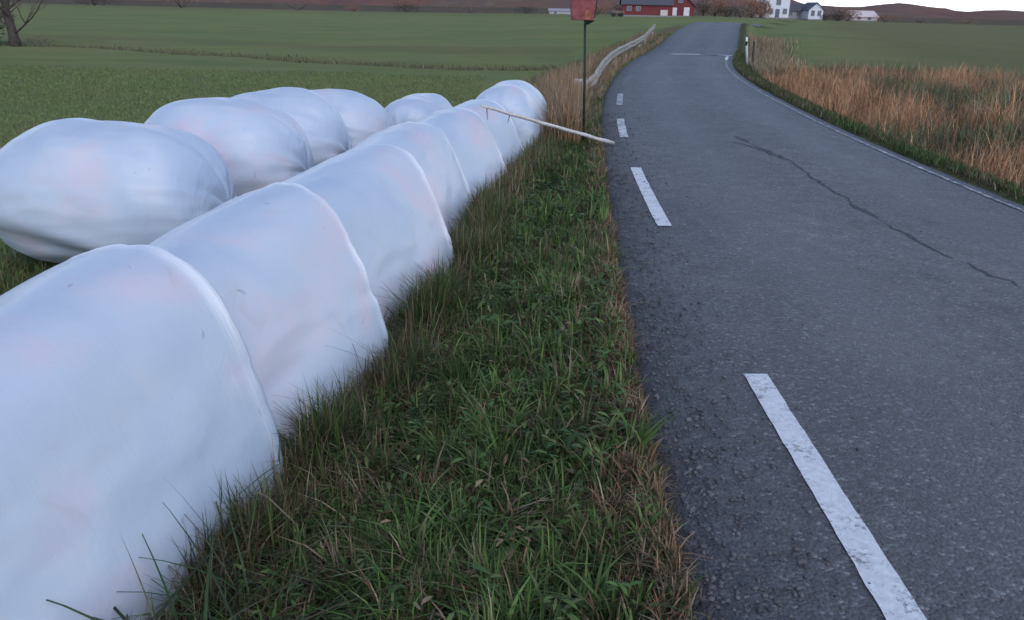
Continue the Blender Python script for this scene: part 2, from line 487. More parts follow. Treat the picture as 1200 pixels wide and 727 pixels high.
# ---------------------------------------------------------------- road
ry = np.concatenate([np.arange(-12, 40, 0.25), np.arange(40, 98, 0.5)])
def road_z(x, y):
    a, b = XE(y), XQ(y)
    t = (x - a) / (b - a)
    return rise(y) * (y > 0) + 0.035 * (1 - (2 * t - 1) ** 2) - 0.0
cols = np.array([0, .015, .04, .08, .12, .17, .22, .27, .32, .37, .42, .48, .55, .62, .68, .74, .8, .86, .92, .96, 1.0])
rv = []; lo = []; tr_ = []
for y in ry:
    a, b = float(XE(y)), float(XQ(y))
    for k, c in enumerate(cols):
        x = a + (b - a) * c
        if k == 0: x += 0.05 * mnoise.noise(Vector((y * 2.3, 0, 0))) + 0.03 * mnoise.noise(Vector((y * 9, 5, 0)))
        if k == len(cols) - 1: x += 0.05 * mnoise.noise(Vector((y * 2.3, 9, 0)))
        z = float(road_z(x, y)) + (-0.035 if k in (0, len(cols) - 1) else 0) + 0.004 * mnoise.noise(Vector((x * 1.5, y * 1.5, 0)))
        rv.append((x, y, z))
        tr_.append(math.exp(-((c - .32) / .09) ** 2) + math.exp(-((c - .74) / .09) ** 2))
        lo.append(max(0.0, 1 - c / 0.13) if c < .5 else max(0.0, (c - .93) / .07))
n = len(cols); m_ = len(ry)
ri = np.arange(n * m_).reshape(m_, n)
rq = np.stack([ri[:-1, :-1], ri[:-1, 1:], ri[1:, 1:], ri[1:, :-1]], -1).reshape(-1, 4)
road = mesh_obj('road', rv, rq, M['asphalt'], smooth=True, attrs={'loose': lo, 'track': tr_})
tag(road, 'narrow worn blue-grey asphalt road bending right over a rise', kind='structure')

def strip(name, f, y0, y1, wid, mat, wear, lab, dz=0.006, step=0.2, jitter=0.0):
    ys = np.linspace(y0, y1, max(2, int((y1 - y0) / step) + 1))
    vs = []; we = []
    for i, y in enumerate(ys):
        x = float(f(y)); x2 = float(f(y + .05)); t = Vector((x2 - x, 0.05, 0)).normalized()
        nrm = Vector((t.y, -t.x, 0))
        for s in (-0.5, 0.0, 0.5):
            j = jitter * mnoise.noise(Vector((y * 12, s * 5, 1)))
            p = Vector((x, y, 0)) + nrm * (wid * s + j)
            vs.append((p.x, p.y, float(road_z(p.x, p.y)) + dz + 0.004 * mnoise.noise(Vector((p.x * 1.5, p.y * 1.5, 0)))))
            we.append(wear)
    k = len(ys)
    ii = np.arange(3 * k).reshape(k, 3)
    q = np.stack([ii[:-1, :-1], ii[:-1, 1:], ii[1:, 1:], ii[1:, :-1]], -1).reshape(-1, 4)
    return tag(mesh_obj(name, vs, q, mat, attrs={'wear': we}), lab, kind='structure')

dashes = [(-3.8, -1.4, 0.1), (1.0, 3.53, 0.1), (6.36, 8.93, 0.1), (11.2, 13.2, .25), (15.2, 17.3, .35), (19.4, 21.6, .6), (23.7, 25.9, .65), (28.2, 30.4, .7),
          (32.6, 34.4, .7), (36.8, 39, .7), (41.5, 43.5, .7), (46, 48, .7), (50.5, 52.5, .7)]
for a, b, w in dashes:
    strip('lane_marking', lambda y: XL(y) + 0.055, a, b, 0.115, M['paint'], w, 'white painted dash along the left edge of the road', step=0.05, jitter=0.005)
strip('edge_line', lambda y: XR(y), -8, 30.5, 0.055, M['paint'], 0.42, 'thin worn pale line along the right edge of the road', jitter=0.012)
strip('edge_line', lambda y: XR(y), 31, 33.5, 0.10, M['paint'], 0.1, 'short bright piece of edge line at the bend', jitter=0.01)
# worn line across the road at the foot of the rise
vs = []; we = []
for i in range(24):
    t = i / 23
    x = 5.75 + 2.9 * t; y = 33.9 + 0.25 * t
    for s in (-.5, .5):
        vs.append((x + 0.02, y + s * 0.42 + .03 * math.sin(i * 2.1), float(road_z(x, y)) + 0.011)); we.append(0.1 if 3 < i < 13 or i > 18 else .5)
fs = [(2 * i, 2 * i + 2, 2 * i + 3, 2 * i + 1) for i in range(23)]
tag(mesh_obj('cross_line', vs, fs, M['paint'], attrs={'wear': we}), 'worn white line running across the road at the bend', kind='structure')

# crack, as a ragged recess-coloured seam of broken edges
def crack(pts, w0, seed, lab):
    rnd = random.Random(seed)
    vs = []; fs = []
    P = []
    for (x0, y0), (x1, y1) in zip(pts[:-1], pts[1:]):
        k = max(2, int(math.hypot(x1 - x0, y1 - y0) / 0.05))
        for i in range(k):
            t = i / k
            P.append((x0 + (x1 - x0) * t, y0 + (y1 - y0) * t))
    for i, (x, y) in enumerate(P):
        ox = 0.09 * mnoise.noise(Vector((y * 3, seed, 0))) + .03 * mnoise.noise(Vector((y * 11, seed, 3))) + rnd.uniform(-.012, .012)
        w = w0 * (0.12 + 1.9 * max(0, mnoise.noise(Vector((y * 2.2, seed, 4))) + .35)) * rnd.uniform(.6, 1.3)
        for s in (-.5, .5):
            xx = x + ox + s * w
            vs.append((xx, y, float(road_z(xx, y)) + .004 * mnoise.noise(Vector((xx * 1.5, y * 1.5, 0))) + 0.003))
    fs = [(2 * i, 2 * i + 2, 2 * i + 3, 2 * i + 1)[::-1] for i in range(len(P) - 1)]
    return tag(mesh_obj('crack', vs, fs, M['crack']), lab, kind='structure')
crack([(3.06, 11.4), (3.15, 10.2), (3.22, 9.33), (3.14, 8.2), (3.09, 7.21), (3.10, 6.3), (3.14, 5.5)], 0.040, 3, 'long ragged dark crack down the middle of the asphalt')
crack([(3.16, 5.45), (3.26, 5.1), (3.34, 4.6)], 0.018, 11, 'faint thin tail of the crack nearer the camera')
crack([(3.2, 9.6), (3.05, 10.4), (2.9, 10.9)], 0.030, 8, 'short branch of the dark crack')

# gravel
def stones(cnt, fx, lab, smin, smax):
    base = []
    ph = (1 + 5 ** .5) / 2
    iv = np.array([(-1, ph, 0), (1, ph, 0), (-1, -ph, 0), (1, -ph, 0), (0, -1, ph), (0, 1, ph), (0, -1, -ph), (0, 1, -ph), (ph, 0, -1), (ph, 0, 1), (-ph, 0, -1), (-ph, 0, 1)]) / 1.9
    ifc = np.array([(0, 11, 5), (0, 5, 1), (0, 1, 7), (0, 7, 10), (0, 10, 11), (1, 5, 9), (5, 11, 4), (11, 10, 2), (10, 7, 6), (7, 1, 8), (3, 9, 4), (3, 4, 2), (3, 2, 6), (3, 6, 8), (3, 8, 9), (4, 9, 5), (2, 4, 11), (6, 2, 10), (8, 6, 7), (9, 8, 1)])
    x, y = fx(cnt)
    s = smin * (smax / smin) ** (rng.random(cnt) ** 2.2)
    z = np.where((x > XE(y) + .06) & (x < XQ(y)), road_z(x, y), np.maximum(G(x, y), -0.03)) + s * 0.25
    v = iv[None] * (s[:, None, None] * rng.uniform(.55, 1.2, (cnt, 1, 3))) * rng.uniform(.8, 1.2, (cnt, 12, 1))
    v[:, :, 2] *= .7
    v += np.stack([x, y, z], -1)[:, None, :]
    f = (ifc[None] + (np.arange(cnt) * 12)[:, None, None]).reshape(-1, 3)
    return tag(mesh_obj('gravel', v.reshape(-1, 3), f, M['gravel']), lab, 'gravel', kind='stuff')
def fx_left(n_):
    y = 1.0 + 13 * rng.random(n_) ** 1.6
    x = XE(y) + np.abs(rng.normal(0, .22, n_)) - .04
    return x, y
def fx_road(n_):
    y = 1.2 + 9 * rng.random(n_) ** 1.3
    return rng.uniform(1.3, 4.6, n_), y
stones(9000, fx_left, 'loose grey gravel along the crumbling left edge of the asphalt', .003, .014)
stones(1100, fx_road, 'scattered grit and small stones on the asphalt', .002, .008)

# ---------------------------------------------------------------- grass
def blades(name, x, y, h, w, tint, lab, bend=0.5, cat='grass', zf=None, kind='stuff', parent=None, wind=None, seg=3, origin=None, az=None, lmin=0.0):
    n_ = len(x)
    z = (zf(x, y) if zf else G(x, y)) - 0.01
    a = rng.uniform(0, 2 * math.pi, n_)
    if az is not None: a = az + rng.normal(0, .25, n_)
    if wind is not None: a = np.where(rng.random(n_) < .5, rng.normal(wind, .9, n_), a)
    la = (lmin + (1 - lmin) * rng.random(n_)) * bend * h
    wa = a + math.pi / 2 + rng.normal(0, .4, n_)
    T = np.linspace(0, 1, seg + 1)
    V = np.zeros((n_, 2 * seg + 1, 3))
    for i, t in enumerate(T):
        off = la * (t ** 2)
        zz = h * t * (1 - 0.42 * t * np.clip(la / np.maximum(h, 1e-4), 0, 1.6))
        cx = x + np.cos(a) * off; cy = y + np.sin(a) * off
        ww = w * (1 - t ** 1.7) * .5
        if i < seg:
            V[:, 2 * i] = np.stack([cx - np.cos(wa) * ww, cy - np.sin(wa) * ww, z + zz], -1)
            V[:, 2 * i + 1] = np.stack([cx + np.cos(wa) * ww, cy + np.sin(wa) * ww, z + zz], -1)
        else:
            V[:, 2 * i] = np.stack([cx, cy, z + zz], -1)
    f = []
    for i in range(seg - 1):
        f += [(2 * i, 2 * i + 1, 2 * i + 3), (2 * i, 2 * i + 3, 2 * i + 2)]
    f += [(2 * seg - 2, 2 * seg - 1, 2 * seg)]
    F = (np.array(f)[None] + (np.arange(n_) * (2 * seg + 1))[:, None, None]).reshape(-1, 3)
    tt = np.repeat(tint[:, None, :], 2 * seg + 1, 1)
    V = V.reshape(-1, 3)
    if origin is not None: V = V - np.array(origin)
    o = mesh_obj(name, V, F, M['blade'], parent, tint=tt.reshape(-1, 3))
    if origin is not None: o.location = origin
    if lab: tag(o, lab, cat, kind=kind)
    return o

GREENS = np.array([(0.055, 0.100, 0.026), (0.075, 0.135, 0.032), (0.11, 0.175, 0.045), (0.050, 0.085, 0.034), (0.15, 0.20, 0.070)])
PASTURE = np.array([(0.18, 0.235, 0.082), (0.20, 0.250, 0.085), (0.15, 0.205, 0.07), (0.24, 0.255, 0.105)])
DRYS = np.array([(0.17, 0.12, 0.070), (0.25, 0.185, 0.11), (0.13, 0.090, 0.055), (0.11, 0.065, 0.04), (0.33, 0.27, 0.18)])
RUSTS = np.array([(0.46, 0.27, 0.14), (0.42, 0.25, 0.14), (0.52, 0.36, 0.21), (0.32, 0.19, 0.11), (0.50, 0.38, 0.25)])
OLIVE = np.array([(0.22, 0.20, 0.12), (0.28, 0.25, 0.17), (0.17, 0.165, 0.09), (0.34, 0.30, 0.22)])
def pick(pal, n_): return pal[rng.integers(0, len(pal), n_)] * rng.uniform(.7, 1.25, (n_, 1))
def mixpal(p, A, B):
    n_ = len(p); return np.where((rng.random(n_) < p)[:, None], pick(B, n_), pick(A, n_))
def fnoise(x, y, s, seed=0.0):
    return np.array([mnoise.noise(Vector((a * s, b * s, seed))) for a, b in zip(x, y)])

# row of bales: right foot of the row as a line
ROW_D = np.array([.155, .988]); ROW_D /= np.linalg.norm(ROW_D)
ROW_N = np.array([-ROW_D[1], ROW_D[0]])
def row_x(y): return np.interp(y, [0, 1.5, 2.97, 4.06, 5.66, 7.5, 8.73, 9.71, 12.5], [-1.75, -1.36, -.92, -.65, -.40, -.37, -.05, .15, .5])

# verge between bales and asphalt
def verge(n_, y0, y1, pw=1.0):
    y = y0 + (y1 - y0) * rng.random(n_) ** pw
    t = rng.random(n_)
    lo_ = row_x(y) - 0.4; hi_ = XE(y) + 0.03
    return lo_ + (hi_ - lo_) * t, y, t
def clumps(nc, nb, y0, y1, rad, pw=1.0):
    cy_, = (y0 + (y1 - y0) * rng.random(nc) ** pw,)
    t_ = rng.random(nc)
    cx_ = row_x(cy_) - .35 + (XE(cy_) + .02 - row_x(cy_) + .35) * t_
    i = np.repeat(np.arange(nc), nb)
    a_ = rng.uniform(0, 2 * math.pi, nc * nb)
    r_ = rad * np.sqrt(rng.random(nc * nb)) * rng.uniform(.5, 1.4, nc)[i]
    x_ = cx_[i] + np.cos(a_) * r_; y_ = cy_[i] + np.sin(a_) * r_
    lean = rng.uniform(0, 2 * math.pi, nc)[i]
    az_ = np.where(rng.random(len(i)) < .55, a_, lean)
    return x_, y_, i, az_
for (nc, nb, y0, y1, rad, hs, ws, nm) in ((850, 30, .9, 3.2, .06, 1.0, .0088, 'nearest stretch'), (900, 28, 3.2, 6.2, .07, .95, .010, 'middle stretch'),
                                          (900, 26, 6.2, 11.4, .08, .9, .0105, 'far stretch')):
    x, y, i, az_ = clumps(nc, nb, y0, y1, rad)
    n_ = len(x)
    t = np.clip((x - row_x(y)) / (XE(y) - row_x(y)), 0, 1)
    ok = x < XE(y) + .04
    chh = rng.uniform(.45, 1.35, nc)[i]
    h = .155 * chh * rng.uniform(.55, 1.25, n_) * hs
    h *= 1 + .75 * np.exp(-(t / .2) ** 2)
    h *= 1 - 0.55 * sm(t, .75, 1.0)
    nz2 = fnoise(x[::nb], y[::nb], 1.7, 7)[i]
    cd = rng.random(nc)[i]
    p = np.clip(.10 + .45 * nz2 + (cd < .25) * .55 + 0.40 * sm(t, .74, 1.0) + 0.38 * np.exp(-(t / .28) ** 2), .04, .9)
    tint = mixpal(p, GREENS, DRYS) * (rng.uniform(.55, 1.45, (nc, 1))[i] * (1 + .7 * nz2[:, None]))
    o_ = ok
    blades('grass', x[o_], y[o_], h[o_], (ws * rng.uniform(.5, 1.5, n_))[o_], tint[o_],
           'matted green and brown verge grass between bales and asphalt, %s' % nm, bend=1.35, az=az_[o_])
# base layer filling between the clumps
for (n_, y0, y1, ws) in ((26000, .9, 4.0, .005), (24000, 4, 11.4, .009)):
    x, y, t = verge(n_, y0, y1)
    nz2 = fnoise(x, y, 2.0, 11)
    blades('grass', x, y, rng.uniform(.03, .11, n_) * (1 - .4 * sm(t, .75, 1)), ws * rng.uniform(.6, 1.4, n_), mixpal(np.clip(.25 + .5 * nz2 + .3 * sm(t, .8, 1), .05, .9), GREENS * .75, DRYS * .8),
           'low fine grass filling the verge, %s' % ('nearer half' if y0 < 2 else 'farther half'), bend=1.3)
n_ = 14000
y = 1.0 + 6.5 * rng.random(n_) ** 1.1; x = row_x(y) + np.abs(rng.normal(-.01, .11, n_)) + .02
nzf = fnoise(x, y, 3.1, 21)
ok = rng.random(n_) < np.clip(.45 + 1.3 * nzf, .08, 1); x = x[ok]; y = y[ok]; nzf = nzf[ok]; n_ = len(x)
blades('grass', x, y, rng.uniform(.16, .40, n_) * (1 + .5 * nzf), .0065 * (1 + y * .07) * rng.uniform(.5, 1.5, n_), mixpal(np.clip(.55 - nzf, .2, .85), GREENS * .75, DRYS * .75),
       'ragged taller grass growing against the feet of the roadside bales', bend=1.0)
nc = 420
x, y, i, az_ = clumps(nc, 12, 1.0, 7.5, .05)
n_ = len(x); ok = x < XE(y) - .04
blades('grass', x[ok], y[ok], (rng.uniform(.09, .20, n_) * rng.uniform(.6, 1.3, nc)[i])[ok], (rng.uniform(.012, .021, n_))[ok],
       (pick(np.array([(.10, .19, .045), (.13, .22, .06), (.08, .15, .04), (.17, .23, .08)]), n_) * rng.uniform(.6, 1.2, (nc, 1))[i])[ok],
       'scattered clumps of broader mid-green leaves in the verge', bend=1.5, az=az_[ok])
n_ = 13000
y = 1.0 + 11 * rng.random(n_) ** 1.2; x = XE(y) + .05 - np.abs(rng.normal(0, .13, n_))
nzf = fnoise(x, y, 1.6, 41); ok = rng.random(n_) < np.clip(.5 + 1.5 * nzf, .05, 1); x = x[ok]; y = y[ok]; n_ = len(x)
blades('grass', x, y, rng.uniform(.04, .13, n_), .0065 * (1 + y * .08) * rng.uniform(.5, 1.4, n_), pick(np.concatenate([DRYS, RUSTS * .7]), n_),
       'ragged straw-brown strip of dead grass along the left asphalt edge', bend=1.4)
def leaves(name, nc, nb, y0, y1, lo_l, hi_l, pal, lab):
    x, y, i, az_ = clumps(nc, nb, y0, y1, .035)
    ok = x < XE(y) - .06; x = x[ok]; y = y[ok]; az_ = az_[ok]; i = i[ok]; n_ = len(x)
    size = rng.uniform(.6, 1.4, nc)[i]; ln = rng.uniform(lo_l, hi_l, n_) * size; w = ln * rng.uniform(.22, .40, n_)
    z = G(x, y) + rng.uniform(.03, .13, n_)
    el = rng.uniform(.0, 1.0, n_)
    T = [0, .3, .65, 1.0]; WT = [.08, .8, 1.0, 0.0]
    V = np.zeros((n_, 7, 3)); k = 0
    for t_, wt in zip(T, WT):
        r_ = ln * t_; zz = z + ln * (el * t_ - .55 * t_ ** 2)
        cx = x + np.cos(az_) * r_; cy = y + np.sin(az_) * r_
        if t_ < 1:
            for s_ in (-1, 1):
                V[:, k] = np.stack([cx - s_ * np.sin(az_) * w * wt * .5, cy + s_ * np.cos(az_) * w * wt * .5, zz + w * .12], -1); k += 1
        else:
            V[:, k] = np.stack([cx, cy, zz], -1)
    f = np.array([(0, 1, 3), (0, 3, 2), (2, 3, 5), (2, 5, 4), (4, 5, 6)])
    F = (f[None] + (np.arange(n_) * 7)[:, None, None]).reshape(-1, 3)
    tt = pick(pal, n_) * rng.uniform(.6, 1.25, (nc, 1))[i]
    o = mesh_obj(name, V.reshape(-1, 3), F, M['blade'], tint=np.repeat(tt[:, None], 7, 1).reshape(-1, 3))
    return tag(o, lab, 'weeds', kind='stuff')
WEED = np.array([(.085, .16, .045), (.12, .20, .055), (.07, .13, .045), (.16, .20, .07)])
leaves('weeds', 300, 9, 1.0, 5.0, .028, .058, WEED, 'broad-leaved green weeds low in the near verge')
leaves('weeds', 230, 8, 4.0, 10.0, .04, .08, WEED, 'broad-leaved green weeds low in the farther verge')
leaves('dead_leaves', 170, 5, 1.0, 6.0, .02, .05, np.concatenate([DRYS, RUSTS * .6]), 'brown withered leaves scattered in the verge')
# short dead litter lying flat
x, y, t = verge(16000, 1.0, 9, 1.3)
blades('grass', x, y, rng.uniform(.03, .07, 16000), .006 * rng.uniform(.6, 1.4, 16000), mixpal(np.full(16000, .6), GREENS * .8, DRYS),
       'flattened dead grass litter low in the verge', bend=3.0)
# further verge and the tall brown clump around the pole
n_ = 26000
y = 11 + 34 * rng.random(n_) ** 1.5; x = XE(y) - 2.8 * rng.random(n_) ** 1.2 + .03
nz = fnoise(x, y, .8)
h = rng.uniform(.08, .28, n_) * (1 + .5 * nz) * (1 - .5 * np.exp(-((XE(y) - x) / .25) ** 2))
blades('grass', x, y, h, .014 * rng.uniform(.6, 1.4, n_), mixpal(np.clip(.45 + nz + .25 * (XE(y) - x > .8), .1, .95), GREENS, OLIVE * .9),
       'rough olive verge grass beyond the bales beside the guardrail', bend=1.0)
n_ = 15000
cx_ = rng.choice([.75, .9, .45, .55, 1.0, .8, .55, .62], n_); cy_ = np.interp(cx_, [.3, .62, .75, 1.2], [11.6, 11.9, 15, 19])
x = cx_ + rng.normal(0, .27, n_); y = cy_ + rng.normal(0, 1.5, n_)
ok = (x < XE(y) - .25) & (y > 10.6) & (x > np.interp(y, [11, 12.5, 14], [.42, .40, -.1])); x = x[ok]; y = y[ok]; n_ = len(x)
blades('tall_grass', x, y, rng.uniform(.28, .80, n_), .012 * rng.uniform(.6, 1.4, n_), mixpal(np.full(n_, .72), OLIVE * .75, RUSTS * .9),
       'clump of tall tan and rusty grass behind the farthest bale', bend=.8, cat='tall grass')
# dead brown growth pressed against farthest bales on the road side
n_ = 5000
y = rng.uniform(5.5, 12.5, n_); x = row_x(y) + np.abs(rng.normal(.02, .16, n_))
blades('grass', x, y, rng.uniform(.15, .42, n_), .009 * rng.uniform(.6, 1.4, n_), mixpal(np.full(n_, .6), GREENS, DRYS),
       'brownish grass leaning on the road side of the farther bales', bend=.6)
n_ = 11000
y = 16 + 27 * rng.random(n_); sd = np.where(rng.random(n_) < .35, rng.normal(.28, .10, n_), rng.normal(1.05, .32, n_) + np.interp(y, [16, 30, 45], [0, .15, .5]))
x = XL(y) - sd
ok = x < XE(y) - .04; x = x[ok]; y = y[ok]; sd = sd[ok]; n_ = len(x)
nz = fnoise(x, y, .9, 31)
blades('tall_grass', x, y, rng.uniform(.2, .6, n_) * (.8 + .9 * np.clip(nz, -.3, .6)) * np.where(sd < .5, .8, 1.15), .02 * rng.uniform(.6, 1.4, n_), mixpal(np.clip(.4 + nz, .1, .9), OLIVE, RUSTS * .8),
       'straw and tan grass growing up in front of and behind the guardrail', bend=.6, cat='tall grass')
# pasture near the bales on the left
n_ = 90000
y = .5 + 26 * rng.random(n_) ** 1.1; x = -0.2 - (3 + y * .72) * rng.random(n_) - .8
ok = (x < row_x(np.minimum(y, 12.5)) - 1.0) & (x < XE(y) - 2.2); x = x[ok]; y = y[ok]; n_ = len(x)
nz = fnoise(x, y, .6, 3)
blades('grass', x, y, rng.uniform(.03, .085, n_), .012 * (1 + y * .05) * rng.uniform(.6, 1.4, n_),
       mixpal(np.clip(.08 + .4 * nz, .02, .5), PASTURE, OLIVE * .7), 'short green pasture grass behind the bales', bend=.9)
# tall grass hugging the foot of the second row
n_ = 7000
x = rng.uniform(-5.2, -1.6, n_); y = rng.uniform(4.6, 6.3, n_)
blades('grass', x, y, rng.uniform(.06, .20, n_), .009 * rng.uniform(.6, 1.4, n_), mixpal(np.full(n_, .2), GREENS, DRYS),
       'dark green grass in the gap between the two bale rows', bend=.9)
# brown grass along the ditch in the left field
n_ = 9000
x = -48 + 50 * rng.random(n_); y = 30.6 - 0.386 * (x + 0.2) + 0.9 * np.sin(x * .25) - 0.0018 * np.minimum(x, 0) ** 2 + rng.normal(0, .45, n_)
blades('ditch_grass', x, y, rng.uniform(.05, .2, n_), .04 * rng.uniform(.6, 1.4, n_), mixpal(np.full(n_, .6), PASTURE * .8, OLIVE * .7),
       'thin strip of brown grass marking the ditch across the left field', bend=.6, cat='tall grass', seg=2)
# right verge, short green
n_ = 30000
y = 4 + 32 * rng.random(n_) ** 1.3; x = XQ(y) + rng.random(n_) ** 1.1 * 1.15 - .03
nz = fnoise(x, y, 1.1, 9)
blades('grass', x, y, rng.uniform(.05, .16, n_) * (1 + .5 * sm(x - XQ(y), .2, 1)), .011 * rng.uniform(.6, 1.4, n_) * (1 + y * .02),
       mixpal(np.clip(.38 + .9 * nz, .08, .85), GREENS * .8, DRYS * .8), 'dark green verge along the right edge of the asphalt', bend=1.0)
# right reeds and dead meadow grass
n_ = 120000
y = 5.5 + 25 * rng.random(n_) ** 1.15; x = XQ(y) + .75 + rng.random(n_) * (16 - .25 * y)
dd = x - XQ(y)
ok = (y + 0.12 * dd < 28 + 1.2 * np.sin(x * .7)); x = x[ok]; y = y[ok]; dd = dd[ok]; n_ = len(x)
nz = fnoise(x, y, .35, 2); nz3 = fnoise(x, y, 1.3, 5)
keep = rng.random(n_) < np.clip(.68 + 1.6 * nz3, .08, 1); x = x[keep]; y = y[keep]; dd = dd[keep]; nz = nz[keep]; nz3 = nz3[keep]; n_ = len(x)
h = rng.uniform(.22, .62, n_) * (0.55 + .45 * sm(dd, 0, 1.4)) * (1 + .7 * nz3)
pr = np.clip(.55 + 1.5 * nz - .35 * np.exp(-((y - 17) / 3.5) ** 2) + .25 * np.exp(-((dd - 1.4) / 1.2) ** 2), .05, .95)
blades('tall_grass', x, y, h, .010 * rng.uniform(.6, 1.4, n_) * (1 + y * .03), mixpal(np.clip(pr + .12, 0, .95), np.concatenate([OLIVE * .75, OLIVE * .55, GREENS * .95 + .02]), RUSTS * .9 * np.array([1.08, .93, .85])) * (1 + .9 * nz3[:, None]),
       'rust and straw coloured dead meadow grass right of the road', bend=1.0, cat='tall grass')
n_ = 9000
y = rng.uniform(27, 46, n_); x = XQ(y) + .6 + np.abs(rng.normal(0, .8, n_))
blades('tall_grass', x, y, rng.uniform(.15, .5, n_), .03 * rng.uniform(.6, 1.4, n_), mixpal(np.full(n_, .4), OLIVE, RUSTS),
       'tan dead grass behind the white marker post', bend=.5, cat='tall grass', seg=2)

# individual long-bladed tufts leaning over the bale film
def tuft(x0, y0, hh, cnt, lean, lab, spread=.09, wide=.012, az=None):
    wide = wide * .8; lean = lean * 1.25
    x = x0 + rng.normal(0, spread, cnt); y = y0 + rng.normal(0, spread * .8, cnt)
    z0 = g1(x0, y0)
    o = blades('grass_tuft', x, y, rng.uniform(.6, 1.0, cnt) * hh, wide * rng.uniform(.6, 1.3, cnt),
               pick(np.array([(.05, .10, .035), (.055, .085, .038), (.035, .05, .028), (.11, .10, .055)]), cnt), None,
               bend=lean * 1.35, wind=az, seg=7, lmin=.35, origin=(x0, y0, z0))
    tag(o, lab, 'grass tuft', 'long grass tufts in front of the bales')
tuft(-1.10, 1.44, 1.0, 20, 1.1, 'dark long-bladed tuft entering at the bottom left corner over the nearest bale', .05, .021, math.pi * .1)
tuft(-.96, 1.76, .74, 24, 1.0, 'arching dark tuft before the foot of the nearest bale', .07, .016, math.pi * .9)
tuft(-.86, 2.05, .66, 22, .9, 'thin tuft with drooping tips beside the right half of the nearest bale', .08, .010, math.pi)
tuft(-.80, 3.12, .62, 30, .9, 'drooping tuft at the joint of the two nearest bales', .09, .011, math.pi * .8)
tuft(-.60, 3.55, .62, 14, .5, 'small upright tuft at the right foot of the second bale', .05, .010, math.pi * .8)
tuft(-.60, 4.35, .55, 24, .7, 'wispy tuft at the left foot of the third bale', .09, .010, math.pi * .8)
tuft(-.33, 6.3, .52, 30, .7, 'tan-tipped tuft at the foot of the fourth bale', .12, .010, math.pi * .8)

# ---------------------------------------------------------------- bales
def section(theta, W, H, px=2.6, slope=0.24, flat=.9):
    """sagging bale cross-section; lateral u in [-W/2,W/2], height 0..H"""
    c, s = np.cos(theta), np.sin(theta)
    u = np.sign(c) * np.abs(c) ** (2 / px) * W / 2
    v = np.sign(s) * np.abs(s) ** (2 / px) * .5 + .5
    u = u * (1 + slope * (.42 - v))                      # wider at the foot
    return u, v * H
_p = np.array([(0, -.44), (.52, -.44), (.585, -.38), (.625, -.24), (.62, -.05), (.53, .22), (.44, .45), (.37, .59), (.29, .68), (.15, .73),
               (-.04, .715), (-.24, .64), (-.41, .50), (-.52, .30), (-.58, .05), (-.60, -.2), (-.56, -.38), (-.48, -.44)])
_q = np.concatenate([_p, _p[:1]]); _s = np.concatenate([[0], np.cumsum(np.linalg.norm(np.diff(_q, axis=0), axis=1))])
_t = np.linspace(0, _s[-1], 440, endpoint=False)
_r = np.stack([np.interp(_t, _s, _q[:, 0]), np.interp(_t, _s, _q[:, 1])], -1)
_k = np.exp(-.5 * (np.arange(-14, 15) / 6.0) ** 2); _k /= _k.sum()
_r = np.stack([np.convolve(np.pad(_r[:, j], 14, mode='wrap'), _k, 'valid') for j in (0, 1)], -1)
def prof_section(na, W, H):
    i = (np.arange(na) * 440 // na)
    return _r[i, 0] / 1.24 * W, (_r[i, 1] + .44) / 1.17 * H
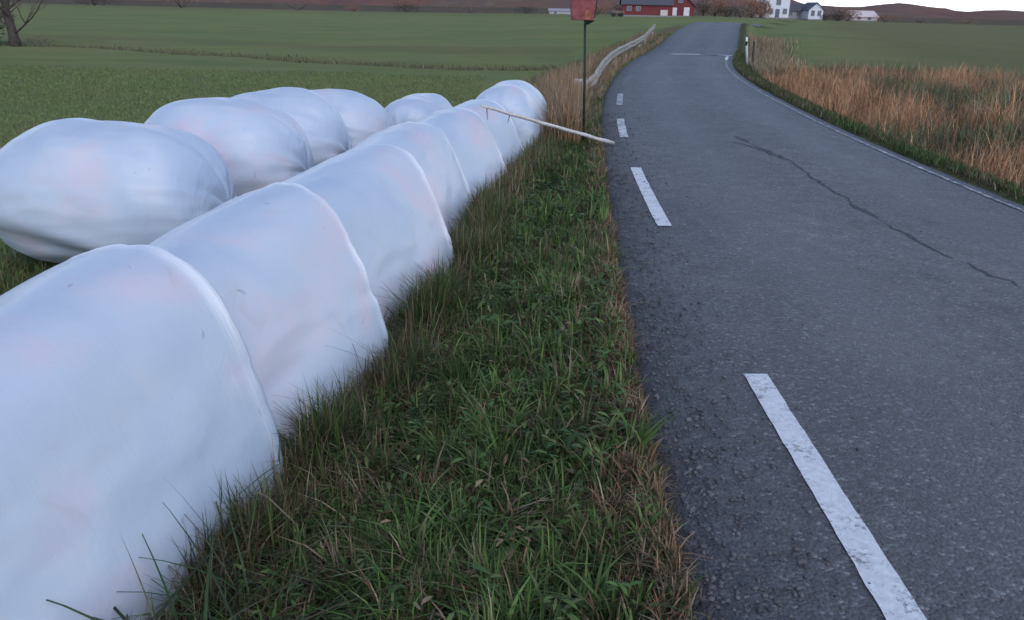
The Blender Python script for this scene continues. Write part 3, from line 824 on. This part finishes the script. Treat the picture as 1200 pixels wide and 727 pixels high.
def bale(loc, rz, W, H, L, lab, grp, px=2.6, slope=.24, kend=9, ridge=.0, seed=0, tilt=0.0, bulge=.0, wr=1.0, near=1.0, taper_=0.0, lump=1.0, fold=0.0, pitch=0.0, edge=0.0, name='wrapped_bale', res=1.0):
    na, ns = int(110 * res), int(72 * res)
    th = np.linspace(0, 2 * math.pi, na, endpoint=False)
    # axial stations, denser towards the ends
    q = np.linspace(-1, 1, ns); sa = np.sin(q * math.pi / 2) * .55 + q * .45
    V = []; EDGE_HL = []; PL = []
    cz = H * .42
    for s in sa:
        ke = kend if s > 0 else kend * near
        k = max(0.0, 1 - abs(s) ** ke) ** (1 / ke) * (1 + taper_ * s)
        k = max(k, 0.02) if abs(s) > .9999 else k
        u, v = prof_section(na, W, H) if px == 0 else section(th, W, H, px, slope)
        uu = u * (1 - .02) * k; vv = cz + (v - cz) * k
        sb = s * L / 2
        br = 1 + bulge * math.cos(s * math.pi / 2)
        rg = ridge * math.exp(-((s - .91) / .05) ** 2)
        for a, (x, z) in enumerate(zip(uu, vv)):
            d = math.hypot(x, z - cz) + 1e-6
            nx_, nz_ = x / d, (z - cz) / d
            e = abs(s) ** 6
            p = Vector((nx_ * 1.3 + seed, s * L * .8, nz_ * 1.3))
            dsp = .022 * lump * mnoise.noise(p * 1.2) + (.005 + .004 * lump) * mnoise.noise(p * 2.6) + .004 * wr * mnoise.noise(Vector((p.x * 8, p.y * 2, p.z * 8)))
            dsp += .014 * wr * e * mnoise.noise(Vector((nx_ * 9 + seed, s * 1.5, nz_ * 9)))
            if fold:   # film hanging in a soft crease along the lower flank
                fz = (z - H * (.26 + .07 * math.sin(s * 2.5 + seed))) / (H * .07)
                dsp += fold * (math.exp(-(fz - 1.0) ** 2 * .7) - 1.1 * math.exp(-(fz + .3) ** 2))
                ang = math.atan2(nz_, nx_)
                dsp += .45 * fold * e * math.sin(ang * 17 + 3 * mnoise.noise(Vector((ang * 2, seed, 0))))
            dsp += .65 * rg * (.75 + .5 * mnoise.noise(Vector((nx_ * 3, 2, nz_ * 3 + seed))))
            x2 = x * br + nx_ * dsp * min(1, k * 2); z2 = cz + (z - cz) * br + nz_ * dsp * min(1, k * 2)
            y2 = sb + tilt * (z2 - cz) + .018 * mnoise.noise(Vector((nx_ * 2, s * 2, nz_ * 2 + seed))) * (1 + e) \
                + .010 * wr * e * mnoise.noise(Vector((x * 9, z * 9, seed))) + (1 - k) * 0.03 * np.sign(s)
            PL.append(.12 + math.exp(-((1 - abs(s)) / .16) ** 2))
            EDGE_HL.append(edge * math.exp(-((s - .90 + .03 * mnoise.noise(Vector((nx_ * 2, 1, nz_ * 2 + seed)))) / .045) ** 2) * max(0, min(1, .75 + 1.2 * mnoise.noise(Vector((nx_ * 1.6, seed, nz_ * 1.6))))))  # band near the far end that carries the painted seam highlight
            V.append((x2, y2, max(z2 * (1 + pitch * (s - 1)), 0.0)))
    idx_ = np.arange(ns * na).reshape(ns, na)
    nxt = np.roll(idx_, -1, 1)
    q4 = np.stack([idx_[:-1], nxt[:-1], nxt[1:], idx_[1:]], -1).reshape(-1, 4)
    q4 = q4[:, ::-1]
    V = np.array(V)
    F = [tuple(int(i) for i in r) for r in q4]
    F.append(tuple(int(i) for i in idx_[0])); F.append(tuple(int(i) for i in idx_[-1][::-1]))
    o = mesh_obj(name, V, F, M['film'], smooth=True, attrs={'edge': EDGE_HL, 'pleat': PL})
    o.location = loc; o.rotation_euler = (0, 0, rz)
    tag(o, lab, 'bale', grp)
    return o
GRP1 = 'white wrapped bales in the row along the verge'
GRP2 = 'white wrapped bales in the row nearer the field'
yaw = -math.atan2(ROW_D[0], ROW_D[1])
GZ = -0.44
# (foot point right side at far end y, near end y, width, top z, label)
front = [
    (1.30, 2.97, 1.24, .745, 'nearest and largest wrapped bale, cut by the left and bottom of the frame'),
    (2.97, 4.07, 1.24, .735, 'second bale of the roadside row, its far edge a bright ridge'),
    (4.07, 5.68, 1.24, .705, 'third bale of the roadside row, third from the camera'),
    (5.75, 7.50, 1.24, .63, 'fourth bale of the roadside row, with a tuft at its foot'),
    (7.45, 8.73, 1.3, .61, 'fifth bale of the roadside row, just before the one under the wooden pole'),
    (8.73, 9.75, 1.3, .60, 'sixth bale of the roadside row, with the pale wooden pole resting on it'),
]
YAWS = [13, 17, 16, 8, 17, 17]
for i, (ya, yb, W, top, lab) in enumerate(front):
    P = np.array([float(row_x(yb)), yb]); yw = R(YAWS[i])
    d = np.array([math.sin(yw), math.cos(yw)]); nrm = np.array([-d[1], d[0]])
    L = (yb - ya) / d[1] + .16
    c = P + nrm * W / 2 - d * L / 2
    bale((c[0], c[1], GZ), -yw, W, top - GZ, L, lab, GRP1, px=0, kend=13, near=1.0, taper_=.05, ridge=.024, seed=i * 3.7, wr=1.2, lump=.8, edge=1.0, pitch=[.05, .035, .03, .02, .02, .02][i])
bale((-.10, 11.15, GZ), yaw, 1.05, 1.15, 1.9, 'farthest bale of the roadside row, rising above the sixth beside tall brown grass', GRP1, px=2.3, slope=.3, kend=5, seed=31)
bale((-1.36, 11.35, GZ), yaw, 1.0, .93, 1.6, 'low bale behind the roadside row, alone to the right of the gap', GRP2, px=2.3, slope=.2, kend=5, seed=37)
back = [
    (-3.30, 6.52, 1.46, 1.18, 1.85, 88, 'big sagging bale nearest in the field row, its crumpled end facing right'),
    (-2.88, 8.0, 1.35, 1.20, 1.62, 86, 'second bale of the field row, overlapped by the big sagging one'),
    (-2.68, 9.2, 1.25, 1.18, 1.50, 86, 'third bale of the field row, with a bright folded film tip'),
    (-2.32, 10.3, 1.2, 1.10, 1.45, 86, 'fourth bale of the field row, farthest left of the gap'),
]
for i, (x, y, W, H, L, rz, lab) in enumerate(back):
    o = bale((x, y, -.44), R(rz), W, H, L, lab, GRP2, px=2.1, slope=.10, kend=2.7, seed=50 + i * 5.3, wr=2.2, lump=2.4, fold=.028, edge=.0)
# ---------------------------------------------------------------- roadside things
# pale wooden pole resting on the sixth bale
p0 = Vector((-.36, 8.45, .70)); p1 = Vector((1.26, 10.5, .035))
mb = MB(); pts = []; rad = []
for i in range(13):
    t = i / 12; p = p0.lerp(p1, t); p.z += .003 * math.sin(i * 2.3); p.y += .008 * math.sin(i * 1.7)
    pts.append(p - p1); rad.append(.016 + .009 * t + .002 * math.sin(i * 3))
mb.tube(pts, rad, 8)
wp = empty('wooden_pole', p1)
tag(wp, 'long thin pale wooden pole lying from the bale top down to the asphalt edge', 'pole')
mb.build('shaft', M['wood'], wp, True)
for k in (0, 3):
    a = p0.lerp(p1, .03 + .05 * k) - p1
    MB().tube([a, a + Vector((random.uniform(-.04, .12), random.uniform(-.05, .05), -random.uniform(.06, .16)))], [.008, .003], 5).build('side_twig', M['twig'], wp)

# red tapered box on a leaning green pole
base = Vector((.89, 10.67, g1(.89, 10.67)))
sp = empty('box_on_pole', base)
tag(sp, 'faded red tapered box with dark lid on a thin leaning green pole', 'post box')
top = Vector((-.075, 0.03, 1.86 - base.z))
MB().tube([(0, 0, -.05), (top.x * .45, .01, top.z * .5), (top.x, top.y, top.z)], [.019, .017, .015], 8).build('pole', M['pole'], sp, True)
def taper(name, mat, z0, z1, w0, w1, d0, d1, xo0, xo1, parent):
    vs = []
    for z, w, d_, xo in ((z0, w0, d0, xo0), (z1, w1, d1, xo1)):
        vs += [(xo - w / 2, -d_ / 2, z), (xo + w / 2, -d_ / 2, z), (xo + w / 2, d_ / 2, z), (xo - w / 2, d_ / 2, z)]
    return mesh_obj(name, vs, [(3, 2, 1, 0), (4, 5, 6, 7), (0, 1, 5, 4), (1, 2, 6, 5), (2, 3, 7, 6), (3, 0, 4, 7)], mat, parent)
ZB = 1.52 - base.z
bx = taper('box', M['redpaint'], ZB, ZB + .27, .27, .32, .2, .24, -.10, -.10, sp)
bv = bx.modifiers.new('bevel', 'BEVEL'); bv.width = .008; bv.segments = 2
taper('lid', M['lid'], ZB + .272, ZB + .40, .36, .33, .28, .24, -.10, -.10, sp)
taper('side_panel', M['lid'], ZB + .03, ZB + .262, .012, .012, .17, .2, -.10 + .147, -.10 + .168, sp)
taper('rust_patch', M['redrust'], ZB + .01, ZB + .12, .07, .05, .012, .012, -.05, -.04, sp).location = (0, -.108, 0)
taper('bracket', M['pole'], ZB - .05, ZB, .05, .12, .05, .1, -.05, .0, sp)

# marker post right
mp = empty('marker_post', (7.98, 29.4, g1(7.98, 29.4)))
tag(mp, 'slim white reflector post leaning beside the bend on the right', 'marker post')
hq_ = .96
MB().tube([(.06, 0, -.1), (-.07, 0, hq_ - .15), (-.085, 0, hq_)], [.043, .04, .03], 10).build('post', M['white'], mp, True)
MB().tube([(-.06, 0, hq_ - .28), (-.07, 0, hq_ - .14)], [.0435, .0425], 10).build('reflector_band', M['black'], mp, True)
mp2 = empty('stake', (8.13, 29.2, g1(8.13, 29.2)))
tag(mp2, 'dark weathered stake just right of the white marker post', 'stake')
MB().tube([(.03, 0, -.1), (-.02, 0, .95)], [.05, .035], 7).build('shaft', M['bark'], mp2)

# guardrail
def rail_path(t):
    y = 15.6 + t * (45 - 15.6)
    x = float(XL(y)) - np.interp(y, [15, 18, 24, 32, 38, 45], [.46, .47, .56, .70, .85, 1.25])
    if t < .04: x -= (.04 - t) * 5.0
    return x, y
gr = empty('guardrail', (1.5, 16, g1(1.5, 16)))
tag(gr, 'pale weathered guardrail following the left side of the bend', 'guardrail')
o0 = gr.location
prof_ = [(0.0, -.115), (.04, -.09), (.045, -.05), (.0, -.02), (.0, .02), (.045, .05), (.04, .09), (0, .115)]
vs = []; fs = []; NR = 80
for i in range(NR + 1):
    t = i / NR; x, y = rail_path(t); x2, y2 = rail_path(min(t + .01, 1.0) if t < 1 else 1); x1, y1 = rail_path(max(t - .01, 0))
    tg = Vector((x2 - x1, y2 - y1, 0)).normalized(); nr = Vector((tg.y, -tg.x, 0))
    zc = float(rise(y)) + .38 + .035 * mnoise.noise(Vector((y * .35, 0, 0)))
    if t < .05: zc -= (.05 - t) * 3
    for u, w in prof_:
        p = Vector((x, y, zc + w)) + nr * u
        vs.append(p - o0)
    for u, w in prof_[::-1]:
        p = Vector((x, y, zc + w)) + nr * (u - .012)
        vs.append(p - o0)
K = len(prof_) * 2
for i in range(NR):
    for k in range(K):
        fs.append((i * K + k, (i + 1) * K + k, (i + 1) * K + (k + 1) % K, i * K + (k + 1) % K))
fs.append(tuple(range(K))); fs.append(tuple(NR * K + k for k in range(K))[::-1])
mesh_obj('rail', vs, fs, M['steel'], gr)
for k in range(12):
    t = .04 + k * .087; x, y = rail_path(min(t, .999))
    zc = float(rise(y))
    m = MB(); m.box(-.04, .04, -.03, .03, 0, .58 + .03 * math.sin(k * 5))
    po = m.build('post', M['wood'], gr)
    po.location = Vector((x - .085, y, zc - .48)) - o0
MB().box(-.16, .0, -.02, .02, -.13, .13).build('end_plate', M['white'], gr).location = Vector((rail_path(0)[0], 15.56, .30)) - o0

# ---------------------------------------------------------------- trees and bushes
def twigs(cnt, rx, ry_, rz_, cz, mean, w, seed, up=.6):
    r = np.random.default_rng(seed)
    d = r.normal(size=(cnt, 3)); d /= np.linalg.norm(d, axis=1)[:, None]
    rad = r.random(cnt) ** .45
    lump = np.array([1 + .35 * mnoise.noise(Vector(tuple(v * 1.8 + seed))) for v in d])
    c = d * (rad * lump)[:, None] * np.array([rx, ry_, rz_]); c[:, 2] += cz
    keep = c[:, 2] > 0; c = c[keep]; d = d[keep]; k = len(c)
    dirv = d * .7 + r.normal(0, .5, (k, 3)); dirv[:, 2] += up; dirv /= np.linalg.norm(dirv, axis=1)[:, None]
    ln = mean * r.uniform(.5, 1.5, k)
    sv_ = np.cross(dirv, r.normal(size=(k, 3))); sv_ /= np.linalg.norm(sv_, axis=1)[:, None] + 1e-9
    a = c - sv_ * w / 2; b = c + sv_ * w / 2; e = c + dirv * ln[:, None]
    V = np.stack([a, b, e], 1).reshape(-1, 3)
    return V, np.arange(3 * k).reshape(k, 3)
def bush(x, y, w, h, mat, lab, seed, cnt=500, grp='bushes along the far field edge', name='bush', z=None):
    z = g1(x, y) if z is None else z
    b = empty(name, (x, y, z)); tag(b, lab, 'bush', grp)
    V, F = twigs(cnt, w / 2, w / 2, h / 2, h * .48, h * .14, h * .05, seed)
    mesh_obj('crown', V, F, mat, b)
    m = MB()
    r = random.Random(seed)
    for k in range(6):
        a = r.uniform(0, 6.28); m.tube([(0, 0, -.1), (math.cos(a) * w * .12, math.sin(a) * w * .12, h * .3), (math.cos(a) * w * .3, math.sin(a) * w * .3, h * .75)], [h * .03, h * .018, h * .006], 5)
    m.build('stem', M['bark'], b)
    return b

# bare tree at the left edge
def bare_tree(x, y, hgt, seed, lab):
    z = g1(x, y)
    t = empty('bare_tree', (x, y, z)); tag(t, lab, 'tree')
    r = random.Random(seed)
    tr = MB(); tr.tube([(0, 0, -.2), (.02, 0, .5), (-.15, .05, 1.6), (.1, 0, 3.0), (.25, .1, 4.6)], [.34, .21, .17, .13, .07], 10)
    tr.build('trunk', M['bark'], t, True)
    br = MB(); tw = MB()
    def grow(p, d, ln, rad, lev):
        pts = [p]; q = Vector(p); dd = Vector(d)
        for i in range(4):
            dd = (dd + Vector((r.uniform(-.25, .25), r.uniform(-.25, .25), r.uniform(-.1, .22)))).normalized()
            q = q + dd * ln / 4; pts.append(q.copy())
        (br if lev < 2 else tw).tube(pts, [rad * (1 - .18 * i) for i in range(5)], 5 if lev < 2 else 3, cap=False)
        if lev < 3:
            for k in range(4 if lev < 2 else 5):
                i = r.randint(1, 4)
                nd = (dd + Vector((r.uniform(-1, 1), r.uniform(-1, 1), r.uniform(-.3, .8)))).normalized()
                grow(pts[i], nd, ln * r.uniform(.5, .75), rad * .5, lev + 1)
    for k in range(11):
        a = k * 2.4 + r.uniform(-.3, .3); zz = .55 + k * .36
        grow(Vector((0, 0, zz)), Vector((math.cos(a), math.sin(a), .55)), 2.2 + r.uniform(-.4, .4), .06, 0)
    br.build('branch', M['bark'], t); tag(tw.build('twigs', M['twig'], t), kind='stuff')
    return t
bare_tree(-22.9, 38.3, 6, 4, 'bare dark brown tree at the left edge, standing by the ditch')
bush(-25.2, 38.6, 3.4, 2.1, M['twig'], 'low tangled bush under the bare tree at the left edge', 12, 1600, grp=None)
bush(-21.6, 37.9, 1.6, .5, M['twig'], 'small dark scrub at the foot of the bare tree', 13, 500, grp=None)

def at(px, d):       # bearing by distance, along the ground
    return (px - 600) / 942 * d * .937, d
for i, (x, y, w, h, mat, lab) in enumerate([
    (-93, 236, 10, 3.0, 'twig', 'brown scrub far left along the field edge'), (-62, 240, 14, 2.4, 'twig', 'long brown scrub at the far edge of the left field'),
    (-32, 244, 9, 2.6, 'bark', 'dark bush at the far edge above the middle bales'), (-14, 246, 11, 2.2, 'twig', 'brown bush at the far edge above the gap in the bales'),
    (2, 240, 7, 2.0, 'ever', 'low green bush at the far edge left of the red box'), (-118, 238, 12, 3.4, 'bark', 'dark scrub behind the bare tree'),
    (-46, 238, 6, 1.7, 'rust', 'russet bush on the far field edge'), (14, 235, 6, 1.8, 'twig', 'greyish bush beside the pale far shed'),
    (48.5, 190, 5.5, 2.6, 'ever', 'dull green bush right of the red barn'), (53, 195, 6, 3.0, 'twig', 'greyish brown bush beyond the top of the road'),
    (58.5, 205, 6.5, 4.3, 'rust', 'russet tree-like bush left of the white house'), (63.5, 214, 5.5, 4.4, 'rust', 'orange-brown bush beside the white house'),
    (46.2, 204, 5.5, 3.6, 'twig', 'brown thicket between the red outbuilding and the green bush'), (50.5, 210, 6, 4.2, 'rust', 'tall reddish thicket behind the top of the road'),
    (26.5, 204, 6, 3.0, 'twig', 'brown thicket left of the red barn, behind the cart'), (21.5, 214, 7, 2.6, 'rust', 'russet scrub between the pale shed and the cart'),
    (80.5, 214, 3.0, 1.5, 'bark', 'small dark bush before the grey building'), (84.5, 216, 3.2, 1.7, 'bark', 'dark bush in front of the small white gable'),
    (88.5, 226, 6.5, 3.3, 'twig', 'grey-brown thicket right of the small white gable'), (95, 236, 7.5, 3.2, 'rust', 'reddish thicket between the white gable and pale house'),
    (103, 262, 6, 2.6, 'bark', 'dark thicket left of the pale pinkish house'), (118, 262, 9, 2.3, 'rust', 'russet scrub right of the pale pinkish house'),
    (132, 268, 8, 1.9, 'twig', 'brown scrub along the right field edge'), (148, 270, 10, 1.8, 'rust', 'low reddish scrub at the right frame edge'),
]):
    bush(x * (.95 if x > 40 else .9 if x > 20 else 1), y, w, h, M[mat], lab, 100 + i, 700)

# ---------------------------------------------------------------- far buildings
def window(parent, x, z, w, h, y, fr, axis='y'):
    f = MB()
    t = .12
    f.box(x - w / 2 - t, x + w / 2 + t, y - .08, y + .02, z + h, z + h + t); f.box(x - w / 2 - t, x + w / 2 + t, y - .08, y + .02, z - t, z)
    f.box(x - w / 2 - t, x - w / 2, y - .08, y + .02, z, z + h); f.box(x + w / 2, x + w / 2 + t, y - .08, y + .02, z, z + h)
    f.box(x - .04, x + .04, y - .06, y + .02, z, z + h)
    o = f.build('window', fr, parent)
    MB().box(x - w / 2, x + w / 2, y - .03, y + .03, z, z + h).build('pane', M['glass'], o)
def house(x, y, rz, w, d, h, rh, wall, roof, lab, cat, wins=(), doors=(), ridge='x', name='house', chimney=True, trim='greywall'):
    b = empty(name, (x, y, g1(x, y) - .1), rz); tag(b, lab, cat)
    m = MB()
    if ridge == 'x':
        v = [(-w/2, -d/2, 0), (w/2, -d/2, 0), (w/2, d/2, 0), (-w/2, d/2, 0), (-w/2, -d/2, h), (w/2, -d/2, h), (w/2, d/2, h), (-w/2, d/2, h), (-w/2, 0, h + rh), (w/2, 0, h + rh)]
        m.add(v, [(0, 1, 5, 4), (2, 3, 7, 6), (1, 2, 6, 9, 5), (3, 0, 4, 8, 7)])
    else:
        v = [(-w/2, -d/2, 0), (w/2, -d/2, 0), (w/2, d/2, 0), (-w/2, d/2, 0), (-w/2, -d/2, h), (w/2, -d/2, h), (w/2, d/2, h), (-w/2, d/2, h), (0, -d/2, h + rh), (0, d/2, h + rh)]
        m.add(v, [(0, 1, 5, 8, 4), (2, 3, 7, 9, 6), (1, 2, 6, 5), (3, 0, 4, 7)])
    m.build('wall', M[wall], b)
    MB().box(-w/2 - .05, w/2 + .05, -d/2 - .05, d/2 + .05, -.3, .35).build('foundation', M['concrete'], b)
    r_ = MB(); o_ = .35; tk = .16
    if ridge == 'x':
        sl = rh / (d / 2)
        for s in (-1, 1):
            r_.add([(-w/2 - o_, s * (d/2 + o_), h - sl * o_ + .03), (w/2 + o_, s * (d/2 + o_), h - sl * o_ + .03), (w/2 + o_, 0, h + rh + .03), (-w/2 - o_, 0, h + rh + .03),
                    (-w/2 - o_, s * (d/2 + o_), h - sl * o_ + .03 + tk), (w/2 + o_, s * (d/2 + o_), h - sl * o_ + .03 + tk), (w/2 + o_, 0, h + rh + .03 + tk), (-w/2 - o_, 0, h + rh + .03 + tk)],
                   [(0, 1, 2, 3), (4, 5, 6, 7), (0, 1, 5, 4), (1, 2, 6, 5), (3, 0, 4, 7)])
    else:
        sl = rh / (w / 2)
        for s in (-1, 1):
            r_.add([(s * (w/2 + o_), -d/2 - o_, h - sl * o_ + .03), (s * (w/2 + o_), d/2 + o_, h - sl * o_ + .03), (0, d/2 + o_, h + rh + .03), (0, -d/2 - o_, h + rh + .03),
                    (s * (w/2 + o_), -d/2 - o_, h - sl * o_ + .03 + tk), (s * (w/2 + o_), d/2 + o_, h - sl * o_ + .03 + tk), (0, d/2 + o_, h + rh + .03 + tk), (0, -d/2 - o_, h + rh + .03 + tk)],
                   [(0, 1, 2, 3), (4, 5, 6, 7), (0, 1, 5, 4), (1, 2, 6, 5), (3, 0, 4, 7)])
    ro = r_.build('roof', M[roof], b)
    if chimney: MB().box(-.4 + w * .2, .4 + w * .2, -.4, .4, h + rh * .6, h + rh + .9).build('chimney', M['greywall'], ro)
    for (wx, wz, ww, wh) in wins: window(b, wx, wz, ww, wh, -d/2 - .02, M[trim])
    for (dx, dw, dh, dm) in doors:
        do = MB().box(dx - dw/2, dx + dw/2, -d/2 - .07, -d/2 + .01, .36, .36 + dh).build('door', M[dm], b)
        MB().box(dx + dw*.32, dx + dw*.4, -d/2 - .14, -d/2 - .072, 1.35, 1.45).build('handle', M['lid'], do)
    return b
house(28.9, 196, R(-4), 11, 8, 2.7, 2.6, 'barnred', 'slate', 'long dark red barn under a purplish slate roof left of the road top', 'barn',
      wins=[(-4, 1.3, .8, .8), (-2, 1.3, .8, .8)], doors=[(3.8, 1.6, 1.2, 'pinkwall')], name='barn', chimney=False)
house(36.4, 200, R(6), 6.5, 7, 2.6, 2.8, 'barnred', 'slate', 'smaller dark red outbuilding with pale doors, touching the barn', 'barn',
      wins=[(0, 3.2, .9, .9)], doors=[(-1.2, 1.0, 1.7, 'whitewall'), (1.6, 1.3, 1.8, 'whitewall')], ridge='y', name='outbuilding', chimney=False)
house(65.2, 222, R(5), 6.0, 8, 5.2, 2.6, 'whitewall', 'browntile', 'tall white house with a dark window above a door, left of the open sky', 'house',
      wins=[(0, 3.4, 1.0, 1.2), (-1.9, 1.3, .9, 1.1), (1.9, 1.3, .9, 1.1)], doors=[(0, 1.1, 2.0, 'glass')], ridge='y')
house(71.3, 226, R(5), 5.2, 6, 2.2, 1.7, 'greywall', 'slate', 'low grey building joining the tall white house and the small gable', 'house',
      wins=[(-1.2, 1.0, .9, .9), (1.0, 1.0, .9, .9)], chimney=False, name='annex')
house(75.4, 222, R(5), 3.8, 6, 2.6, 1.6, 'whitewall', 'slate', 'small white gabled house with dark roof, right of the grey building', 'house',
      wins=[(-.8, 1.2, .7, 1.1), (.9, 1.2, .7, 1.1)], ridge='y', chimney=False)
house(107.0, 270, R(8), 8.5, 7, 1.4, 1.6, 'pinkwall', 'pinkwall', 'pale pinkish low house with a pale roof below the hills', 'house',
      wins=[(-2, .6, 1.0, .6), (1.5, .6, 1.0, .6)], chimney=False)
house(100.6, 268, R(8), 2.2, 3, 1.2, .8, 'whitewall', 'slate', 'tiny white shed left of the pale pinkish house', 'shed', chimney=False, name='shed',
      doors=[(0, .8, .75, 'glass')])
house(11.0, 225, R(0), 6.0, 3, .9, .5, 'whitewall', 'greywall', 'long low white shed at the far field edge left of the red box', 'shed', chimney=False, name='shed',
      wins=[(-1.5, .35, .5, .35)])
# cart by the barn
cart = empty('farm_cart', (21.6, 188, g1(21.6, 188))); tag(cart, 'dark farm cart parked left of the red barn', 'cart')
MB().box(-1.4, 1.4, -.7, .7, .7, 1.25).build('body', M['twig'], cart)
for s in (-.85, .85):
    for t_ in (-.75, .75):
        MB().tube([(s, t_ - .1, .42), (s, t_ + .1, .42)], .42, 14).build('wheel', M['black'], cart)
MB().tube([(-1.4, 0, .7), (-2.4, 0, .5)], .05, 6).build('drawbar', M['lid'], cart)

S.render.engine = 'CYCLES'
